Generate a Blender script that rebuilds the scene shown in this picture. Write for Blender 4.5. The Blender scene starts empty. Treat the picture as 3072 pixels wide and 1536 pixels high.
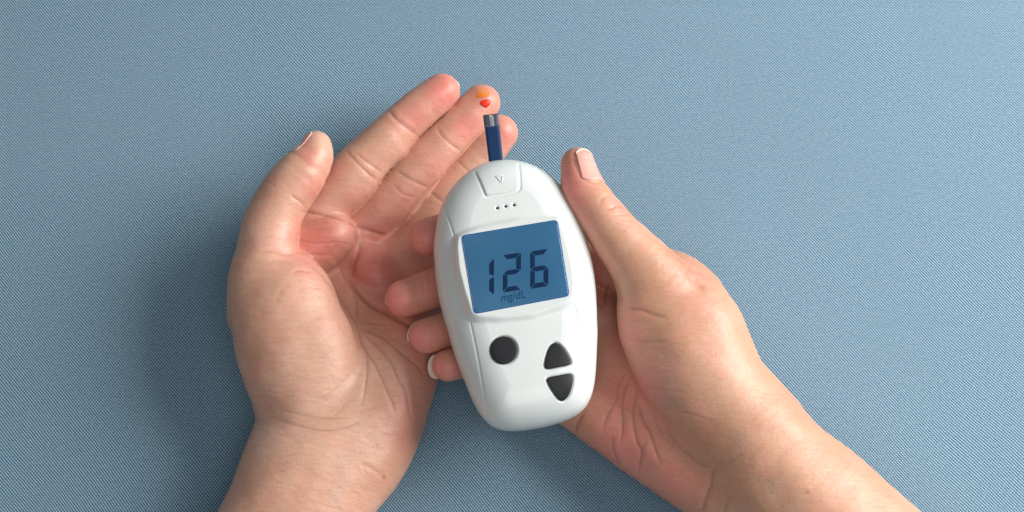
import bpy, math, random
import numpy as np
from mathutils import Vector

# ------------------------------------------------------------------ camera, light
S = 1.2e-4                      # one model unit (u) in metres
D = 4600.0                      # camera distance in u
TILT = math.radians(18.0)
FW, FH = 3072.0, 1536.0
sn, cs = math.sin(TILT), math.cos(TILT)
CAM = np.array([0.0, -D * sn, D * cs])
FWD = np.array([0.0, sn, -cs]); RGT = np.array([1.0, 0.0, 0.0]); UPV = np.array([0.0, cs, sn])

scene = bpy.context.scene
col = scene.collection
cam = bpy.data.cameras.new("camera")
cam.sensor_width = 36.0
cam.lens = D / FW * 36.0
cam.clip_start = 0.01; cam.clip_end = 20.0
cam_o = bpy.data.objects.new("camera", cam); col.objects.link(cam_o)
cam_o.location = Vector(CAM * S)
cam_o.rotation_euler = (TILT, 0, 0)
scene.camera = cam_o

world = bpy.data.worlds.new("World"); scene.world = world
world.use_nodes = True
wb = world.node_tree.nodes["Background"]
wb.inputs[0].default_value = (0.93, 0.97, 1.0, 1)
wb.inputs[1].default_value = 0.20

def area(name, loc, target, size, size_y, power, color):
    l = bpy.data.lights.new(name, "AREA"); l.shape = "RECTANGLE"
    l.size = size; l.size_y = size_y; l.energy = power; l.color = color
    o = bpy.data.objects.new(name, l); col.objects.link(o)
    o.location = loc
    d = Vector(target) - Vector(loc)
    o.rotation_euler = d.to_track_quat("-Z", "Y").to_euler()
    return o
area("window_light", (0.80, 0.22, 0.52), (0.0, 0.0, 0.02), 0.66, 0.66, 19.5, (1.0, 0.97, 0.93))
area("ceiling_light", (0.08, -0.36, 0.72), (0.0, 0.0, 0.0), 0.5, 0.5, 1.5, (1.0, 0.98, 0.96))

scene.view_settings.view_transform = "Standard"
scene.view_settings.look = "None"
scene.view_settings.exposure = 0.0
scene.view_settings.gamma = 1.0
scene.render.film_transparent = False
scene.cycles.use_denoising = True
scene.cycles.max_bounces = 8

# ------------------------------------------------------------------ projection
def P(px, py, z):
    """photograph pixel + height above the cloth -> place in the scene (u)"""
    px = np.asarray(px, float); py = np.asarray(py, float); z = np.asarray(z, float)
    d = FWD * D + RGT * (px[..., None] - FW / 2) + UPV * (FH / 2 - py[..., None])
    t = (z - CAM[2]) / d[..., 2]
    return CAM + d * t[..., None]
def depth_scale(p):
    return ((np.asarray(p) - CAM) @ FWD) / D
def proj(p):
    q = p - CAM
    dep = q @ FWD
    return FW / 2 + (q @ RGT) / dep * D, FH / 2 - (q @ UPV) / dep * D

# ------------------------------------------------------------------ object helpers
def mesh_obj(name, verts, faces, mat=None, parent=None, smooth=True):
    me = bpy.data.meshes.new(name)
    v = np.asarray(verts, float) * S
    if isinstance(faces, np.ndarray):
        me.vertices.add(len(v)); me.vertices.foreach_set("co", v.astype(np.float32).ravel())
        n = faces.shape[1]
        me.loops.add(faces.size); me.loops.foreach_set("vertex_index", faces.astype(np.int32).ravel())
        me.polygons.add(len(faces))
        me.polygons.foreach_set("loop_start", np.arange(0, faces.size, n, dtype=np.int32))
        me.update(calc_edges=True)
    else:
        me.from_pydata([tuple(x) for x in v], [], faces)
    if smooth:
        me.polygons.foreach_set("use_smooth", np.ones(len(me.polygons), bool))
    me.validate()
    o = bpy.data.objects.new(name, me); col.objects.link(o)
    if mat: me.materials.append(mat)
    if parent is not None: o.parent = parent
    return o
def tag(o, label=None, cat=None, group=None, kind=None):
    if label: o["label"] = label
    if cat: o["category"] = cat
    if group: o["group"] = group
    if kind: o["kind"] = kind
    return o
def empty(name):
    o = bpy.data.objects.new(name, None); col.objects.link(o)
    return o

# ------------------------------------------------------------------ materials
class NT:
    def __init__(self, name):
        self.m = bpy.data.materials.new(name); self.m.use_nodes = True
        self.t = self.m.node_tree; self.n = self.t.nodes; self.l = self.t.links
        self.b = self.n["Principled BSDF"]
    def node(self, typ, **kw):
        n = self.n.new(typ)
        for k, v in kw.items(): setattr(n, k, v)
        return n
    def link(self, a, b): self.l.new(a, b)
    def math(self, op, a, b=None):
        n = self.node("ShaderNodeMath", operation=op)
        for i, x in enumerate((a, b)):
            if x is None: continue
            if isinstance(x, (int, float)): n.inputs[i].default_value = x
            else: self.link(x, n.inputs[i])
        return n.outputs[0]
    def mix(self, f, a, b):
        n = self.node("ShaderNodeMix", data_type="RGBA")
        for i, x in ((0, f), (6, a), (7, b)):
            if isinstance(x, (int, float)): n.inputs[i].default_value = x
            elif isinstance(x, tuple): n.inputs[i].default_value = (*x, 1)
            else: self.link(x, n.inputs[i])
        return n.outputs[2]
def simple(name, colr, rough=0.5, spec=0.5, coat=0.0, noise=0.0, nscale=400, bump=0.0):
    t = NT(name)
    t.b.inputs["Roughness"].default_value = rough
    t.b.inputs["Specular IOR Level"].default_value = spec
    t.b.inputs["Coat Weight"].default_value = coat
    tc = t.node("ShaderNodeTexCoord")
    nz = t.node("ShaderNodeTexNoise"); nz.inputs["Scale"].default_value = nscale; nz.inputs["Detail"].default_value = 3
    t.link(tc.outputs["Object"], nz.inputs["Vector"])
    d = tuple(c * (1 - noise) for c in colr); e = tuple(min(1, c * (1 + noise)) for c in colr)
    t.link(t.mix(nz.outputs["Fac"], d, e), t.b.inputs["Base Color"])
    if bump:
        bp = t.node("ShaderNodeBump"); bp.inputs["Strength"].default_value = bump; bp.inputs["Distance"].default_value = 0.0002
        t.link(nz.outputs["Fac"], bp.inputs["Height"]); t.link(bp.outputs[0], t.b.inputs["Normal"])
    return t

def skin_mat(name, base, pale, red, dark, grain):
    t = NT(name)
    b = t.b
    at = t.node("ShaderNodeAttribute", attribute_name="pigment")
    sep = t.node("ShaderNodeSeparateColor"); t.link(at.outputs["Color"], sep.inputs[0])
    tc = t.node("ShaderNodeTexCoord")
    n1 = t.node("ShaderNodeTexNoise"); n1.inputs["Scale"].default_value = 45; n1.inputs["Detail"].default_value = 4
    n2 = t.node("ShaderNodeTexNoise"); n2.inputs["Scale"].default_value = 260; n2.inputs["Detail"].default_value = 3
    for n in (n1, n2): t.link(tc.outputs["Object"], n.inputs["Vector"])
    f1 = t.math("MULTIPLY", t.math("SUBTRACT", n1.outputs["Fac"], 0.33), 2.4)
    c = t.mix(f1, base, pale)
    rf = t.math("MULTIPLY", sep.outputs[0], t.math("ADD", t.math("MULTIPLY", n2.outputs["Fac"], 0.5), 0.72))
    c = t.mix(rf, c, red)
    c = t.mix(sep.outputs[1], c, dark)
    c = t.mix(sep.outputs[2], c, (0.20, 0.085, 0.035))
    c = t.mix(at.outputs["Alpha"], c, (0.33, 0.30, 0.27))
    n6 = t.node("ShaderNodeTexNoise"); n6.inputs["Scale"].default_value = 110; n6.inputs["Detail"].default_value = 3
    t.link(tc.outputs["Object"], n6.inputs["Vector"])
    c = t.mix(t.math("MULTIPLY", t.math("MAXIMUM", t.math("SUBTRACT", n6.outputs["Fac"], 0.5), 0.0), 0.7), c, red)
    mp = t.node("ShaderNodeMapping"); mp.inputs["Rotation"].default_value = (0, 0, math.radians(grain)); mp.inputs["Scale"].default_value = (90, 780, 420)
    t.link(tc.outputs["Object"], mp.inputs["Vector"])
    n5 = t.node("ShaderNodeTexNoise"); n5.inputs["Scale"].default_value = 1.0; n5.inputs["Detail"].default_value = 3; n5.inputs["Distortion"].default_value = 0.9
    t.link(mp.outputs[0], n5.inputs["Vector"])
    n7 = t.node("ShaderNodeTexNoise"); n7.inputs["Scale"].default_value = 850; n7.inputs["Detail"].default_value = 3
    t.link(tc.outputs["Object"], n7.inputs["Vector"])
    # fine skin lines and pores: slightly darker, a little unevenly
    ln = t.math("MULTIPLY", t.math("MAXIMUM", t.math("SUBTRACT", 0.50, n5.outputs["Fac"]), 0.0), 0.6)
    po = t.math("MULTIPLY", t.math("MAXIMUM", t.math("SUBTRACT", 0.47, n7.outputs["Fac"]), 0.0), 0.7)
    c = t.mix(t.math("ADD", ln, po), c, dark)
    t.link(c, b.inputs["Base Color"])
    b.inputs["Subsurface Weight"].default_value = 0.45
    b.inputs["Subsurface Radius"].default_value = (1.0, 0.32, 0.16)
    b.inputs["Subsurface Scale"].default_value = 0.0028
    b.inputs["Roughness"].default_value = 0.42
    b.inputs["Specular IOR Level"].default_value = 0.52
    vo = t.node("ShaderNodeTexVoronoi"); vo.inputs["Scale"].default_value = 1150
    vo.feature = "DISTANCE_TO_EDGE"
    n3 = t.node("ShaderNodeTexNoise"); n3.inputs["Scale"].default_value = 700; n3.inputs["Detail"].default_value = 4
    t.link(tc.outputs["Object"], vo.inputs["Vector"]); t.link(tc.outputs["Object"], n3.inputs["Vector"])
    h = t.math("ADD", t.math("MULTIPLY", vo.outputs["Distance"], 0.6), n3.outputs["Fac"])
    h = t.math("ADD", h, t.math("MULTIPLY", n5.outputs["Fac"], 1.6))
    bp = t.node("ShaderNodeBump"); bp.inputs["Strength"].default_value = 0.4; bp.inputs["Distance"].default_value = 0.0002
    t.link(h, bp.inputs["Height"]); t.link(bp.outputs[0], b.inputs["Normal"])
    t.link(t.math("ADD", t.math("MULTIPLY", n2.outputs["Fac"], 0.2), 0.35), b.inputs["Roughness"])
    return t.m
SKIN_L = skin_mat("palm_skin", (0.545, 0.295, 0.205), (0.64, 0.395, 0.295), (0.60, 0.165, 0.14), (0.30, 0.11, 0.07), 34)
SKIN_R = skin_mat("hand_skin", (0.50, 0.262, 0.162), (0.585, 0.34, 0.23), (0.80, 0.27, 0.235), (0.27, 0.11, 0.07), 12)

def fabric_mat():
    t = NT("woven_cloth"); b = t.b
    tc = t.node("ShaderNodeTexCoord")
    # slight waviness of the threads
    nz = t.node("ShaderNodeTexNoise"); nz.inputs["Scale"].default_value = 9; nz.inputs["Detail"].default_value = 2
    t.link(tc.outputs["Object"], nz.inputs["Vector"])
    sub = t.node("ShaderNodeVectorMath", operation="SUBTRACT"); sub.inputs[1].default_value = (0.5, 0.5, 0.5)
    t.link(nz.outputs["Color"], sub.inputs[0])
    sc = t.node("ShaderNodeVectorMath", operation="SCALE"); sc.inputs["Scale"].default_value = 0.010
    t.link(sub.outputs[0], sc.inputs[0])
    ad = t.node("ShaderNodeVectorMath", operation="ADD")
    t.link(tc.outputs["Object"], ad.inputs[0]); t.link(sc.outputs[0], ad.inputs[1])
    v1 = np.array([4.8, -5.36]) * S; v2 = np.array([8.8, 0.42]) * S
    inv = np.linalg.inv(np.array([v1, v2]).T)
    def coord(r):
        dn = t.node("ShaderNodeVectorMath", operation="DOT_PRODUCT"); dn.inputs[1].default_value = (r[0], r[1], 0)
        t.link(ad.outputs[0], dn.inputs[0]); return dn.outputs["Value"]
    i, j = coord(inv[0]), coord(inv[1])
    def cosn(x): return t.math("COSINE", t.math("MULTIPLY", x, 2 * math.pi))
    h = t.math("ADD", t.math("MULTIPLY", cosn(j), 0.44), t.math("MULTIPLY", cosn(i), 0.14))
    h = t.math("ADD", h, t.math("MULTIPLY", cosn(t.math("ADD", i, j)), 0.14))
    n4 = t.node("ShaderNodeTexNoise"); n4.inputs["Scale"].default_value = 900; n4.inputs["Detail"].default_value = 2
    t.link(tc.outputs["Object"], n4.inputs["Vector"])
    h = t.math("ADD", h, t.math("MULTIPLY", t.math("SUBTRACT", n4.outputs["Fac"], 0.5), 0.5))
    f = t.math("ADD", h, 0.47)
    cl = t.node("ShaderNodeClamp"); t.link(f, cl.inputs[0])
    c = t.mix(cl.outputs[0], (0.009, 0.122, 0.276), (0.372, 0.47, 0.474))
    t.link(c, b.inputs["Base Color"])
    b.inputs["Roughness"].default_value = 0.85
    b.inputs["Specular IOR Level"].default_value = 0.15
    b.inputs["Sheen Weight"].default_value = 0.08
    bp = t.node("ShaderNodeBump"); bp.inputs["Strength"].default_value = 0.5; bp.inputs["Distance"].default_value = 0.0003
    t.link(h, bp.inputs["Height"]); t.link(bp.outputs[0], b.inputs["Normal"])
    return t.m

WHITE = simple("white_plastic", (0.62, 0.665, 0.66), rough=0.27, spec=0.5, coat=0.12, noise=0.012, nscale=120).m
BUTTON = simple("black_rubber", (0.018, 0.019, 0.022), rough=0.55, spec=0.22, noise=0.15, nscale=3000, bump=0.08).m
HOLE = simple("dark_hole", (0.008, 0.008, 0.008), rough=0.9, noise=0.1).m
STRIP = simple("strip_blue", (0.006, 0.028, 0.090), rough=0.45, spec=0.3, noise=0.08, nscale=2500).m
STRIP_TIP = simple("strip_grey", (0.050, 0.060, 0.080), rough=0.45, noise=0.08, nscale=2000).m
CHANNEL = simple("strip_channel", (0.17, 0.195, 0.25), rough=0.35, noise=0.45, nscale=900).m
GOLD = simple("gold_contact", (0.5, 0.38, 0.12), rough=0.3, noise=0.1).m
UNIT = simple("lcd_unit", (0.004, 0.040, 0.100), rough=0.2, spec=0.5, noise=0.1).m
SEGMENT = simple("lcd_segment", (0.0015, 0.018, 0.060), rough=0.2, spec=0.5, coat=0.2, noise=0.1).m
RIM = simple("screen_rim", (0.012, 0.085, 0.26), rough=0.2, noise=0.05).m
NAIL = simple("nail_plate", (0.68, 0.345, 0.30), rough=0.24, spec=0.5, noise=0.05, nscale=300).m
NAIL_TIP = simple("nail_tip", (0.74, 0.66, 0.56), rough=0.35, spec=0.4, noise=0.08, nscale=900).m
def screen_mat():
    t = simple("lcd_glass", (0.030, 0.115, 0.225), rough=0.10, spec=0.6, noise=0.0)
    tc = t.node("ShaderNodeTexCoord")
    n = t.node("ShaderNodeTexNoise"); n.inputs["Scale"].default_value = 38; n.inputs["Detail"].default_value = 1
    t.link(tc.outputs["Object"], n.inputs["Vector"])
    c = t.mix(n.outputs["Fac"], (0.004, 0.075, 0.175), (0.050, 0.145, 0.265))  # uneven blue paints soft glass reflections into the screen colour
    t.link(c, t.b.inputs["Base Color"])
    t.b.inputs["Coat Weight"].default_value = 0.4
    t.b.inputs["Coat Roughness"].default_value = 0.03
    return t.m
SCREEN = screen_mat()
def blood_mat():
    t = simple("blood", (0.70, 0.025, 0.003), rough=0.3, spec=0.35, noise=0.2, nscale=600)
    t.b.inputs["Subsurface Weight"].default_value = 0.2
    t.b.inputs["Subsurface Scale"].default_value = 0.001
    return t.m
BLOOD = blood_mat()
def smear_mat():
    t = simple("orange_stain", (0.80, 0.26, 0.02), rough=0.3, spec=0.5, noise=0.0)
    at = t.node("ShaderNodeAttribute", attribute_name="pigment")
    sep = t.node("ShaderNodeSeparateColor"); t.link(at.outputs["Color"], sep.inputs[0])
    c = t.mix(sep.outputs[1], (0.86, 0.36, 0.09), (0.80, 0.20, 0.004))
    t.link(c, t.b.inputs["Base Color"])
    t.link(sep.outputs[0], t.b.inputs["Alpha"])
    return t.m
SMEAR = smear_mat()

# ------------------------------------------------------------------ implicit surfaces
def spline(st, step):
    """Catmull-Rom through stations (k,n) resampled so that neighbours lie about `step` apart"""
    st = np.asarray(st, float)
    p = np.vstack([2 * st[0] - st[1], st, 2 * st[-1] - st[-2]])
    out = []
    for i in range(1, len(p) - 2):
        n = max(2, int(np.linalg.norm(p[i + 1][:3] - p[i][:3]) / step))
        for k in range(n):
            t = k / n
            out.append(0.5 * ((2 * p[i]) + (-p[i - 1] + p[i + 1]) * t + (2 * p[i - 1] - 5 * p[i] + 4 * p[i + 1] - p[i + 2]) * t * t
                              + (-p[i - 1] + 3 * p[i] - 3 * p[i + 1] + p[i + 2]) * t ** 3))
    out.append(st[-1])
    return np.array(out)
FAR = 140.0
class Limb:
    """a tapering limb: stations (px, py, z, half width in px, half thickness)"""
    def __init__(self, stations, step=20):
        st = np.asarray(stations, float)
        w = P(st[:, 0], st[:, 1], st[:, 2])
        a = st[:, 3] * depth_scale(w)
        r = spline(np.column_stack([w, a, st[:, 4]]), step)
        self.c = r[:, :3]; self.a = np.maximum(r[:, 3], 5); self.b = np.maximum(r[:, 4], 5)
        m = np.maximum(self.a, self.b)[:, None]
        self.lo = (self.c - m).min(0) - FAR; self.hi = (self.c + m).max(0) + FAR
        self.seg = []
        for i in range(len(self.c) - 1):
            A, B = self.c[i], self.c[i + 1]
            ab = B - A; L = np.linalg.norm(ab); t = ab / L
            lat = np.cross(t, (0, 0, 1.0)); lat /= np.linalg.norm(lat)
            up = np.cross(lat, t)
            f4 = np.float32
            self.seg.append((A.astype(f4), t.astype(f4), f4(L), lat.astype(f4), up.astype(f4), f4(self.a[i]), f4(self.a[i + 1]), f4(self.b[i]), f4(self.b[i + 1])))
        self.px = st
    def __call__(self, p):
        out = np.full(len(p), FAR, np.float32)
        inside = np.all((p > self.lo) & (p < self.hi), 1)
        if not inside.any(): return out
        q = p[inside]
        best = np.full(len(q), 1e3, np.float32)
        for A, t, L, lat, up, a0, a1, b0, b1 in self.seg:
            r = q - A
            s = r @ t
            u = np.clip(s / L, 0, 1)
            w = s - u * L
            a = a0 + (a1 - a0) * u; b = b0 + (b1 - b0) * u; c = 0.5 * (a + b)
            x = (r @ lat) / a; y = (r @ up) / b; z = w / c
            k0 = np.sqrt(x * x + y * y + z * z)
            k1 = np.sqrt((x / a) ** 2 + (y / b) ** 2 + (z / c) ** 2) + 1e-9
            np.minimum(best, k0 * (k0 - 1) / k1, out=best)
        out[inside] = np.minimum(best, FAR)
        return out
def smin(a, b, k):
    h = np.clip(0.5 + 0.5 * (b - a) / k, 0, 1)
    return b + (a - b) * h - k * h * (1 - h)

def surface_net(f, lo, hi, h):
    lo = np.asarray(lo, float); B = 8
    n = np.ceil((np.asarray(hi) - lo) / (h * B)).astype(int)
    ctr = np.stack(np.meshgrid(*[np.arange(k) for k in n], indexing="ij"), -1).reshape(-1, 3)
    def ev(p):
        return np.concatenate([f(p[i:i + 150000]) for i in range(0, len(p), 150000)])
    dc = ev((lo + (ctr + 0.5) * B * h).astype(np.float32))
    keep = np.abs(dc) < B * h * 0.87 * 1.4
    V = np.repeat(np.repeat(np.repeat(dc.reshape(n), B, 0), B, 1), B, 2).astype(np.float32)
    off = np.stack(np.meshgrid(*[np.arange(B)] * 3, indexing="ij"), -1).reshape(-1, 3)
    idx = (ctr[keep][:, None, :] * B + off[None]).reshape(-1, 3)
    V[idx[:, 0], idx[:, 1], idx[:, 2]] = ev((lo + idx * h).astype(np.float32))
    V[:, :, 0] = np.maximum(V[:, :, 0], 1)
    sg = V < 0
    N = np.array(V.shape) - 1
    cnt = np.zeros(N, np.uint8)
    for dx in (0, 1):
        for dy in (0, 1):
            for dz in (0, 1):
                cnt += sg[dx:dx + N[0], dy:dy + N[1], dz:dz + N[2]]
    cell = np.argwhere((cnt > 0) & (cnt < 8))
    ids = np.full(N, -1, np.int32); ids[tuple(cell.T)] = np.arange(len(cell))
    acc = np.zeros((len(cell), 3)); num = np.zeros(len(cell))
    cor = [(a, b, c) for a in (0, 1) for b in (0, 1) for c in (0, 1)]
    for ca in cor:
        for ax in range(3):
            if ca[ax]: continue
            cb = list(ca); cb[ax] = 1
            va = V[tuple((cell + ca).T)]; vb = V[tuple((cell + cb).T)]
            m = (va < 0) != (vb < 0)
            t = np.where(m, va / np.where(m, va - vb, 1), 0)
            pt = np.array(ca, float) + t[:, None] * (np.array(cb) - np.array(ca))
            acc += np.where(m[:, None], pt, 0); num += m
    verts = lo + (cell + acc / num[:, None]) * h
    faces = []
    for ax in range(3):
        o1, o2 = [(1, 2), (2, 0), (0, 1)][ax]
        s0 = sg; sl = [slice(0, -1)] * 3; sl2 = [slice(0, -1)] * 3; sl2[ax] = slice(1, None)
        sl_a = sg[tuple(slice(0, -1) if i == ax else slice(None) for i in range(3))]
        sl_b = sg[tuple(slice(1, None) if i == ax else slice(None) for i in range(3))]
        e = np.argwhere(sl_a != sl_b)
        ok = (e[:, o1] > 0) & (e[:, o2] > 0) & (e[:, o1] < N[o1]) & (e[:, o2] < N[o2])
        e = e[ok]
        u1 = np.zeros(3, int); u1[o1] = 1; u2 = np.zeros(3, int); u2[o2] = 1
        q = np.stack([ids[tuple((e - u1 - u2).T)], ids[tuple((e - u2).T)], ids[tuple(e.T)], ids[tuple((e - u1).T)]], 1)
        flip = ~sl_a[tuple(e.T)]
        q[flip] = q[flip][:, ::-1]
        faces.append(q)
    faces = np.vstack(faces)
    faces = faces[(faces >= 0).all(1)]
    return verts, faces
def grad(f, p, e=1.5):
    p = p.astype(np.float32)
    g = np.zeros((len(p), 3))
    for a in range(3):
        d = np.zeros(3, np.float32); d[a] = e
        g[:, a] = f(p + d) - f(p - d)
    return g / (np.linalg.norm(g, axis=1)[:, None] + 1e-9), np.linalg.norm(g, axis=1) / (2 * e)
def normals(v, faces):
    c = np.cross(v[faces[:, 2]] - v[faces[:, 0]], v[faces[:, 3]] - v[faces[:, 1]])
    n = np.zeros_like(v)
    for a in range(3):
        for k in range(4): n[:, a] += np.bincount(faces[:, k], c[:, a], len(v))
    return n / (np.linalg.norm(n, axis=1)[:, None] + 1e-9)
def laplace(v, faces, it, lam=0.5):
    e = np.vstack([faces[:, [0, 1]], faces[:, [1, 2]], faces[:, [2, 3]], faces[:, [3, 0]]])
    for _ in range(it):
        s = np.zeros_like(v); c = np.zeros(len(v))
        for a in range(3):
            s[:, a] = np.bincount(e[:, 0], v[e[:, 1], a], len(v)) + np.bincount(e[:, 1], v[e[:, 0], a], len(v))
        c = np.bincount(e[:, 0], minlength=len(v)) + np.bincount(e[:, 1], minlength=len(v))
        v = v + lam * (s / c[:, None] - v)
    return v
def seg_dist(x, y, pts):
    """distance in the plane to a polyline, and position 0..1 along it"""
    best = np.full(len(x), 1e9); pos = np.zeros(len(x))
    pts = np.asarray(pts, float)
    L = np.r_[0, np.cumsum(np.hypot(*np.diff(pts, axis=0).T))]
    for i in range(len(pts) - 1):
        a, b = pts[i], pts[i + 1]; ab = b - a; l2 = ab @ ab + 1e-9
        t = np.clip(((x - a[0]) * ab[0] + (y - a[1]) * ab[1]) / l2, 0, 1)
        d = np.hypot(x - a[0] - t * ab[0], y - a[1] - t * ab[1])
        m = d < best
        best[m] = d[m]; pos[m] = (L[i] + t[m] * (L[i + 1] - L[i])) / (L[-1] + 1e-9)
    return best, pos
def smooth_line(pts, n=8):
    pts = np.asarray(pts, float)
    if len(pts) < 3: return pts
    return spline(np.column_stack([pts, np.zeros(len(pts))]), max(4, np.hypot(*np.diff(pts, axis=0).T).mean() / 4))[:, :2]
def carve(v, n, creases, px, py, vis):
    """press creases into the skin: (points, depth, width, stain; puffy shoulders either side"""
    disp = np.zeros(len(v)); stain = np.zeros(len(v))
    for pts, depth, width, st in creases:
        pts = smooth_line(pts) if len(pts) > 2 else np.asarray(pts, float)
        R = width * 8
        lo = pts.min(0) - R; hi = pts.max(0) + R
        m = np.where((px > lo[0]) & (px < hi[0]) & (py > lo[1]) & (py < hi[1]) & (vis > 0.02))[0]
        if not len(m): continue
        d, t = seg_dist(px[m], py[m], pts)
        taper = np.clip(np.minimum(t, 1 - t) * 5 + 0.25, 0, 1)
        g = np.exp(-(d / (0.8 * width)) ** 2)
        gw = np.exp(-(d / (1.5 * width)) ** 2)
        sh = np.exp(-((d - 3.2 * width) / (2.2 * width)) ** 2)
        disp[m] += vis[m] * taper * depth * (-0.24 * g - 0.20 * gw + 0.08 * sh)
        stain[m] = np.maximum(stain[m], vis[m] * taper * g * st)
    return disp, stain

def build_hand(name, f, lo, hi, h, creases, reds, moles, mat, seed, pads=(), veins=()):
    v, faces = surface_net(f, lo, hi, h)
    v = laplace(v, faces, 2)
    for _ in range(2):
        v = v - normals(v, faces) * np.clip(f(v.astype(np.float32)), -3, 3)[:, None]
    v = laplace(v, faces, 9, 0.5)
    n = normals(laplace(v, faces, 4), faces)
    px, py = proj(v)
    view = CAM - v; view /= np.linalg.norm(view, axis=1)[:, None]
    vis = np.clip(((n * view).sum(1) - 0.05) * 3, 0, 1)
    disp, stain = carve(v, n, creases, px, py, vis)
    for x, y, rx, ry, ang, amt in pads:
        c, s = math.cos(math.radians(ang)), math.sin(math.radians(ang))
        dx, dy = px - x, py - y
        disp += 0.55 * amt * np.clip(vis, 0, 1) * np.exp(-(((dx * c + dy * s) / rx) ** 2 + ((-dx * s + dy * c) / ry) ** 2))
    # low relief: soft lumps of flesh
    rng = np.random.default_rng(seed)
    for wl, amp in ((130, 1.4), (60, 0.35), (26, 0.10)):
        for _ in range(5):
            k = rng.normal(size=3); k *= 2 * math.pi / wl / np.linalg.norm(k)
            disp += amp * 0.45 * np.sin(v @ k + rng.uniform(0, 6.28))
    v = v + n * disp[:, None]
    red = np.zeros(len(v))
    for x, y, rx, ry, ang, amt in reds:
        c, s = math.cos(math.radians(ang)), math.sin(math.radians(ang))
        dx, dy = px - x, py - y
        q = ((dx * c + dy * s) / rx) ** 2 + ((-dx * s + dy * c) / ry) ** 2
        red = np.maximum(red, min(1, amt * 1.2) * np.exp(-q))
    mole = np.zeros(len(v))
    for x, y, r, amt in moles:
        mole = np.maximum(mole, amt * vis * np.exp(-(((px - x) ** 2 + (py - y) ** 2) / r ** 2) ** 2))
    vein = np.zeros(len(v))
    for pts, w, amt in veins:
        d, t = seg_dist(px, py, smooth_line(pts))
        g = np.exp(-(d / w) ** 2) * np.clip(np.minimum(t, 1 - t) * 6, 0, 1)
        vein = np.maximum(vein, amt * vis * g)
    o = mesh_obj(name, v, faces, mat)
    at = o.data.color_attributes.new("pigment", "FLOAT_COLOR", "POINT")
    at.data.foreach_set("color", np.column_stack([red, np.clip(stain, 0, 1), mole, vein]).astype(np.float32).ravel())
    return o
def strokes(limb, n, rng, t0=0.0, t1=1.0, depth=0.8, width=2.6, jitter=0.25, span=(0.15, 0.5), stain=0.12):
    """fine skin lines running across a limb"""
    st = limb.px
    L = np.r_[0, np.cumsum(np.hypot(*np.diff(st[:, :2], axis=0).T))]; L /= L[-1]
    out = []
    for _ in range(n):
        t = rng.uniform(t0, t1)
        q = [np.interp(t, L, st[:, k]) for k in range(4)]
        t2 = min(1, t + 0.03); q2 = [np.interp(t2, L, st[:, k]) for k in range(2)]
        t3 = max(0, t - 0.03); q3 = [np.interp(t3, L, st[:, k]) for k in range(2)]
        d = np.array(q2) - np.array(q3); d /= np.linalg.norm(d) + 1e-9
        ang = rng.normal(0, jitter)
        lat = np.array([-d[1] * math.cos(ang) - d[0] * math.sin(ang), d[0] * math.cos(ang) - d[1] * math.sin(ang)])
        c = np.array(q[:2]) + lat * q[3] * rng.uniform(-0.75, 0.75)
        hl = q[3] * rng.uniform(*span)
        mid = c + d * rng.normal(0, hl * 0.12)
        out.append(([c - lat * hl, mid, c + lat * hl], 0.26 * depth * rng.uniform(0.4, 1.2), width, stain * rng.uniform(0.2, 1)))
    return out

# ------------------------------------------------------------------ ground: cloth
ng = 40
gx, gy = np.meshgrid(np.linspace(-7000, 7000, ng), np.linspace(-6000, 6000, ng), indexing="ij")
gv = np.column_stack([gx.ravel(), gy.ravel(), np.zeros(ng * ng)])
gi = np.arange(ng * ng).reshape(ng, ng)
gf = np.stack([gi[:-1, :-1].ravel(), gi[1:, :-1].ravel(), gi[1:, 1:].ravel(), gi[:-1, 1:].ravel()], 1)
cloth = mesh_obj("tabletop_cloth", gv, gf, fabric_mat())
tag(cloth, "blue and white woven cloth spread flat under both hands", "cloth", kind="structure")

# ------------------------------------------------------------------ left hand
L_arm = Limb([(655, 2080, 170, 225, 160), (790, 1722, 165, 205, 150), (883, 1536, 165, 207, 150), (948, 1406, 160, 222, 145), (993, 1314, 150, 233, 138),
              (1016, 1225, 140, 250, 128), (1020, 1130, 118, 272, 106), (1045, 1000, 84, 285, 70), (1075, 880, 66, 270, 56), (1100, 770, 64, 228, 52)])
L_thenar = Limb([(940, 1260, 170, 140, 115), (905, 1100, 210, 176, 118), (866, 985, 236, 168, 116), (846, 890, 245, 150, 108), (850, 845, 238, 112, 92)])
L_thumb = Limb([(800, 930, 215, 118, 95), (787, 840, 245, 102, 90), (796, 770, 260, 90, 84), (802, 725, 270, 86, 82), (822, 650, 280, 82, 78),
                (857, 583, 290, 80, 76), (903, 525, 300, 75, 70), (940, 475, 305, 56, 57), (950, 439, 305, 44, 46)], 22)
L_hypo = Limb([(1085, 1390, 135, 112, 112), (1160, 1270, 135, 102, 105), (1200, 1160, 128, 94, 104), (1228, 1050, 115, 94, 98), (1245, 950, 84, 92, 78)])
L_m1 = Limb([(930, 745, 150, 90, 80), (1000, 712, 160, 68, 76)])
L_m2 = Limb([(1085, 770, 92, 58, 60), (1122, 812, 92, 66, 62), (1168, 862, 74, 62, 56)])
L_m3 = Limb([(1195, 765, 66, 46, 50), (1248, 828, 60, 50, 50)])
L_index = Limb([(930, 700, 130, 78, 75), (985, 605, 155, 79, 75), (1051, 537, 180, 80, 75), (1110, 467, 200, 72, 68), (1162, 418, 208, 70, 66),
                (1206, 372, 215, 63, 60), (1261, 326, 222, 60, 58), (1305, 290, 225, 57, 54), (1326, 273, 226, 54, 50)], 22)
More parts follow.
